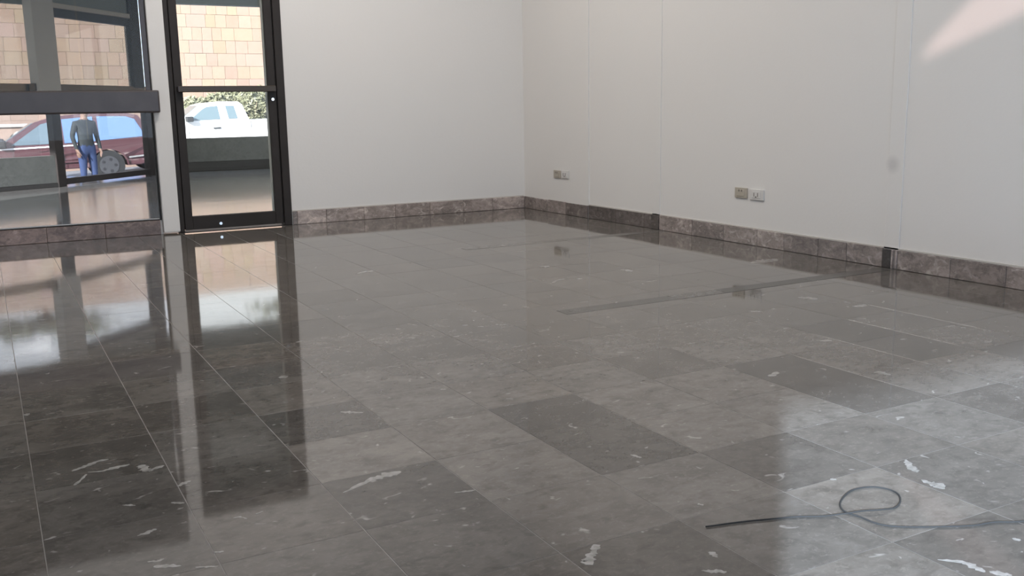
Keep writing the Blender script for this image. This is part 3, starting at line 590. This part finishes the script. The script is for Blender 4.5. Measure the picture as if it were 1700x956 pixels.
# ------------------------------------------------------------------ person standing between window and suv
def skin_mesh(verts, edges, radii, root=0, sub=2):
    me = bpy.data.meshes.new('person'); me.from_pydata(verts, edges, []); o = bpy.data.objects.new('tmp', me); C.objects.link(o)
    md = o.modifiers.new('s', 'SKIN'); 
    if not me.skin_vertices: 
        bpy.context.view_layer.objects.active = o
    lay = me.skin_vertices[0] if me.skin_vertices else None
    for i, r in enumerate(radii): lay.data[i].radius = r if isinstance(r, tuple) else (r, r)
    lay.data[root].use_root = True
    sb = o.modifiers.new('b', 'SUBSURF'); sb.levels = sub; sb.render_levels = sub
    bpy.context.view_layer.update(); dg = bpy.context.evaluated_depsgraph_get()
    res = bpy.data.meshes.new_from_object(o.evaluated_get(dg)); bpy.data.objects.remove(o); return res
def make_person(x, y, rz, label):
    V, E_, R_ = [], [], []
    def chain(pts, start=None):
        prev = start
        for (p, r) in pts:
            V.append(p); R_.append(r); i = len(V)-1
            if prev is not None: E_.append((prev, i))
            prev = i
        return prev
    pel = chain([((0, 0, .92), (.16, .115))])
    ch = chain([((0, 0, 1.06), (.150, .105)), ((0, .01, 1.24), (.165, .115)), ((0, .01, 1.38), (.165, .10))], pel)
    nk = chain([((0, .0, 1.47), (.07, .07)), ((0, -.01, 1.53), (.058, .06)), ((0, -.025, 1.60), (.078, .095)), ((0, -.03, 1.68), (.078, .098)), ((0, -.02, 1.74), (.05, .06))], ch)
    for s in (-1, 1):
        hip = chain([((s*.10, 0, .84), (.095, .10)), ((s*.115, -.015, .49), (.066, .068)), ((s*.12, .0, .10), (.045, .048)), ((s*.125, -.02, .045), (.045, .042)), ((s*.135, -.15, .03), (.04, .026))], pel)
        wr_ = chain([((s*.19, .01, 1.40), .062), ((s*.26, .03, 1.15), .048), ((s*.25, -.06, .92), .034), ((s*.245, -.09, .86), (.024, .036))], ch)
        for f, (dx, dy, ln, rr) in enumerate(((-.02, -.045, .06, .010), (-.012, -.02, .09, .0095), (-.006, 0, .10, .0095), (0, .018, .092, .009), (.004, .034, .07, .008))):
            b = Vector((s*.245, -.09, .845)); chain([((b.x+s*dx*.5, b.y+dy, b.z-.02), rr), ((b.x+s*dx, b.y+dy*1.1-.005, b.z-.02-ln*.5), rr), ((b.x+s*(dx-.012), b.y+dy*1.1-.012, b.z-.02-ln), rr*.85)], wr_)
    me = skin_mesh(V, E_, R_, 0, 2)
    for nm in ('skin', 'shirt', 'jeans', 'shoe'): me.materials.append(MT[nm])
    for p in me.polygons:
        p.use_smooth = True; c = p.center
        if c.z < .085: k = 3
        elif c.z < .97 and abs(c.x) < .215: k = 2
        elif c.z < 1.47 and not (abs(c.x) > .2 and c.z < .90): k = 1
        else: k = 0
        p.material_index = k
    o = bpy.data.objects.new('person', me); C.objects.link(o); o.location = (x, y, gz(x)); o.rotation_euler = (0, 0, rz); o.scale = (1.08, 1.08, 1.05); tag(o, label, 'person')
    bm = bmesh.new(); bmesh.ops.create_uvsphere(bm, u_segments=20, v_segments=14, radius=1)
    bmesh.ops.delete(bm, geom=[v for v in bm.verts if v.co.z < -.15 and v.co.y < .2 or v.co.z < -.55 or (v.co.y < -.72 and v.co.z < .35)], context='VERTS')
    for v in bm.verts: v.co = Vector((v.co.x*.092, v.co.y*.112-.022, v.co.z*.115+1.675))
    h = obj('hair', bm, 'hair', o, True); h.modifiers.new('t', 'SOLIDIFY').thickness = .008
    for s in (-1, 1):
        bm = bmesh.new(); bmesh.ops.create_uvsphere(bm, u_segments=10, v_segments=8, radius=.012, matrix=Matrix.Translation((s*.032, -.118, 1.655))); obj('eye', bm, 'hair', o, True)
        bm = bmesh.new(); bmesh.ops.create_uvsphere(bm, u_segments=10, v_segments=8, radius=1, matrix=Matrix.Translation((s*.084, -.015, 1.645)) @ Matrix.Diagonal((.012, .022, .034, 1))); obj('ear', bm, 'skin', o, True)
    bm = bmesh.new(); cyl(bm, (0, -.132, 1.63), (0, -.35, 1), .016, .05, 8, .006); obj('nose', bm, 'skin', o, True)
    bm = bmesh.new(); bmesh.ops.create_uvsphere(bm, u_segments=10, v_segments=6, radius=1, matrix=Matrix.Translation((0, -.118, 1.585)) @ Matrix.Diagonal((.026, .01, .008, 1))); obj('mouth', bm, 'lamp_r', o, True)
    return o
make_person(1.93, 22.0, .5, 'person in dark grey top and blue jeans standing before the red suv')

# ------------------------------------------------------------------ wall sockets
def plate(y0, y1, z0, z1, x, kind, label):
    yc, zc = (y0+y1)/2, (z0+z1)/2
    root = empty('wall_socket', (x, yc, zc), label=label, cat='socket', group='socket plates on the right wall')
    h = (y1-y0)/2; v = (z1-z0)/2; m = 'beige' if kind == 'b' else 'wplas'
    obj('cover_plate', B(-.010, 0, -h, h, -v, v, .003, 2), m, root)
    obj('inset', B(-.013, -.009, -h*.62, h*.62, -v*.66, v*.66, .002), m, root)
    if kind == 'b':
        for dy in (-.012, .012): obj('slot', B(-.0145, -.0125, dy-.004, dy+.004, v*.25, v*.25+.012), 'slot', root)
    else:
        for dy in (-.016, .016): obj('slot', B(-.0145, -.0125, dy-.002, dy+.002, -.012, .012), 'slot', root)
        obj('slot', B(-.0145, -.0125, -.005, .005, -.018, -.010), 'slot', root)
plate(6.78, 6.885, .292, .355, 4.158, 'b', 'beige socket plate nearest the room corner, left of its pair')
plate(6.655, 6.765, .295, .358, 4.158, 'w', 'white socket plate nearest the room corner, right of its pair')
plate(4.575, 4.685, .288, .352, XR, 'b', 'beige socket plate left in the pair nearer the viewer')
plate(4.428, 4.552, .284, .350, XR, 'w', 'white socket plate right in the pair nearer the viewer')

# ------------------------------------------------------------------ cable on the floor
cp = [(3.7, 1.25), (3.2, 1.12), (2.75, 1.03), (2.35, 1.04), (2.1, 1.10), (1.95, 1.13), (1.837, 1.152), (1.78, 1.180), (1.726, 1.193), (1.655, 1.228), (1.59, 1.268), (1.566, 1.30), (1.562, 1.34), (1.556, 1.378), (1.579, 1.412), (1.626, 1.44), (1.67, 1.452), (1.715, 1.441), (1.735, 1.410), (1.728, 1.379), (1.696, 1.35), (1.662, 1.336), (1.626, 1.337), (1.584, 1.353), (1.544, 1.365), (1.497, 1.384), (1.45, 1.409), (1.402, 1.426), (1.33, 1.45), (1.25, 1.47)]
cz = [.0024]*len(cp); cz[22] = .0058; cz[23] = .0063; cz[24] = .005
bm = tube(bmesh.new(), spline([(x, y, z) for (x, y), z in zip(cp, cz)], 6), .0019, 8)
tag(obj('cable', bm, 'cable', smooth=True), 'thin grey cable lying in one loop on the floor', 'cable')

# ------------------------------------------------------------------ added ceiling fill lights, out of view
def lamp(x, y, e, label, z=3.75):
    root = empty('fill_light', (x, y, z), label=label, cat='lamp', group='added fill lights')
    fb = bmesh.new(); box(fb, -.92, .92, -.62, -.59, -.05, 0); box(fb, -.92, .92, .59, .62, -.05, 0); box(fb, -.92, -.89, -.59, .59, -.05, 0); box(fb, .89, .92, -.59, .59, -.05, 0); obj('fill_light_frame', fb, 'wplas', root)
    m = bpy.data.materials.get('fill_light_diffuser')
    if not m:
        m = bpy.data.materials.new('fill_light_diffuser'); m.use_nodes = True; b = m.node_tree.nodes['Principled BSDF']; b.inputs['Emission Color'].default_value = (1, .95, .9, 1); b.inputs['Emission Strength'].default_value = 1.5
    obj('diffuser', B(-.89, .89, -.59, .59, -.02, -.01), m, root)
    d = bpy.data.lights.new('fill_area_light', 'AREA'); d.shape = 'RECTANGLE'; d.size = 1.75; d.size_y = 1.15; d.energy = e; d.color = (1, .935, .88)
    l = bpy.data.objects.new('fill_area_light', d); C.objects.link(l); l.parent = root; l.location = (0, 0, -.03)
lamp(1.8, 5.5, 68, 'added fill light panel nearest the back wall'); lamp(.3, 1.8, 18, 'added fill light panel by the front opening, left one'); lamp(2.3, 1.8, 18, 'added fill light panel by the front opening, right one')  # unseen panels added to raise the room's brightness
lamp(4.4, 11.0, 110, 'added fill light panel over the lobby behind the glass', 2.9)  # unseen panel added to brighten the lobby pier and head panels
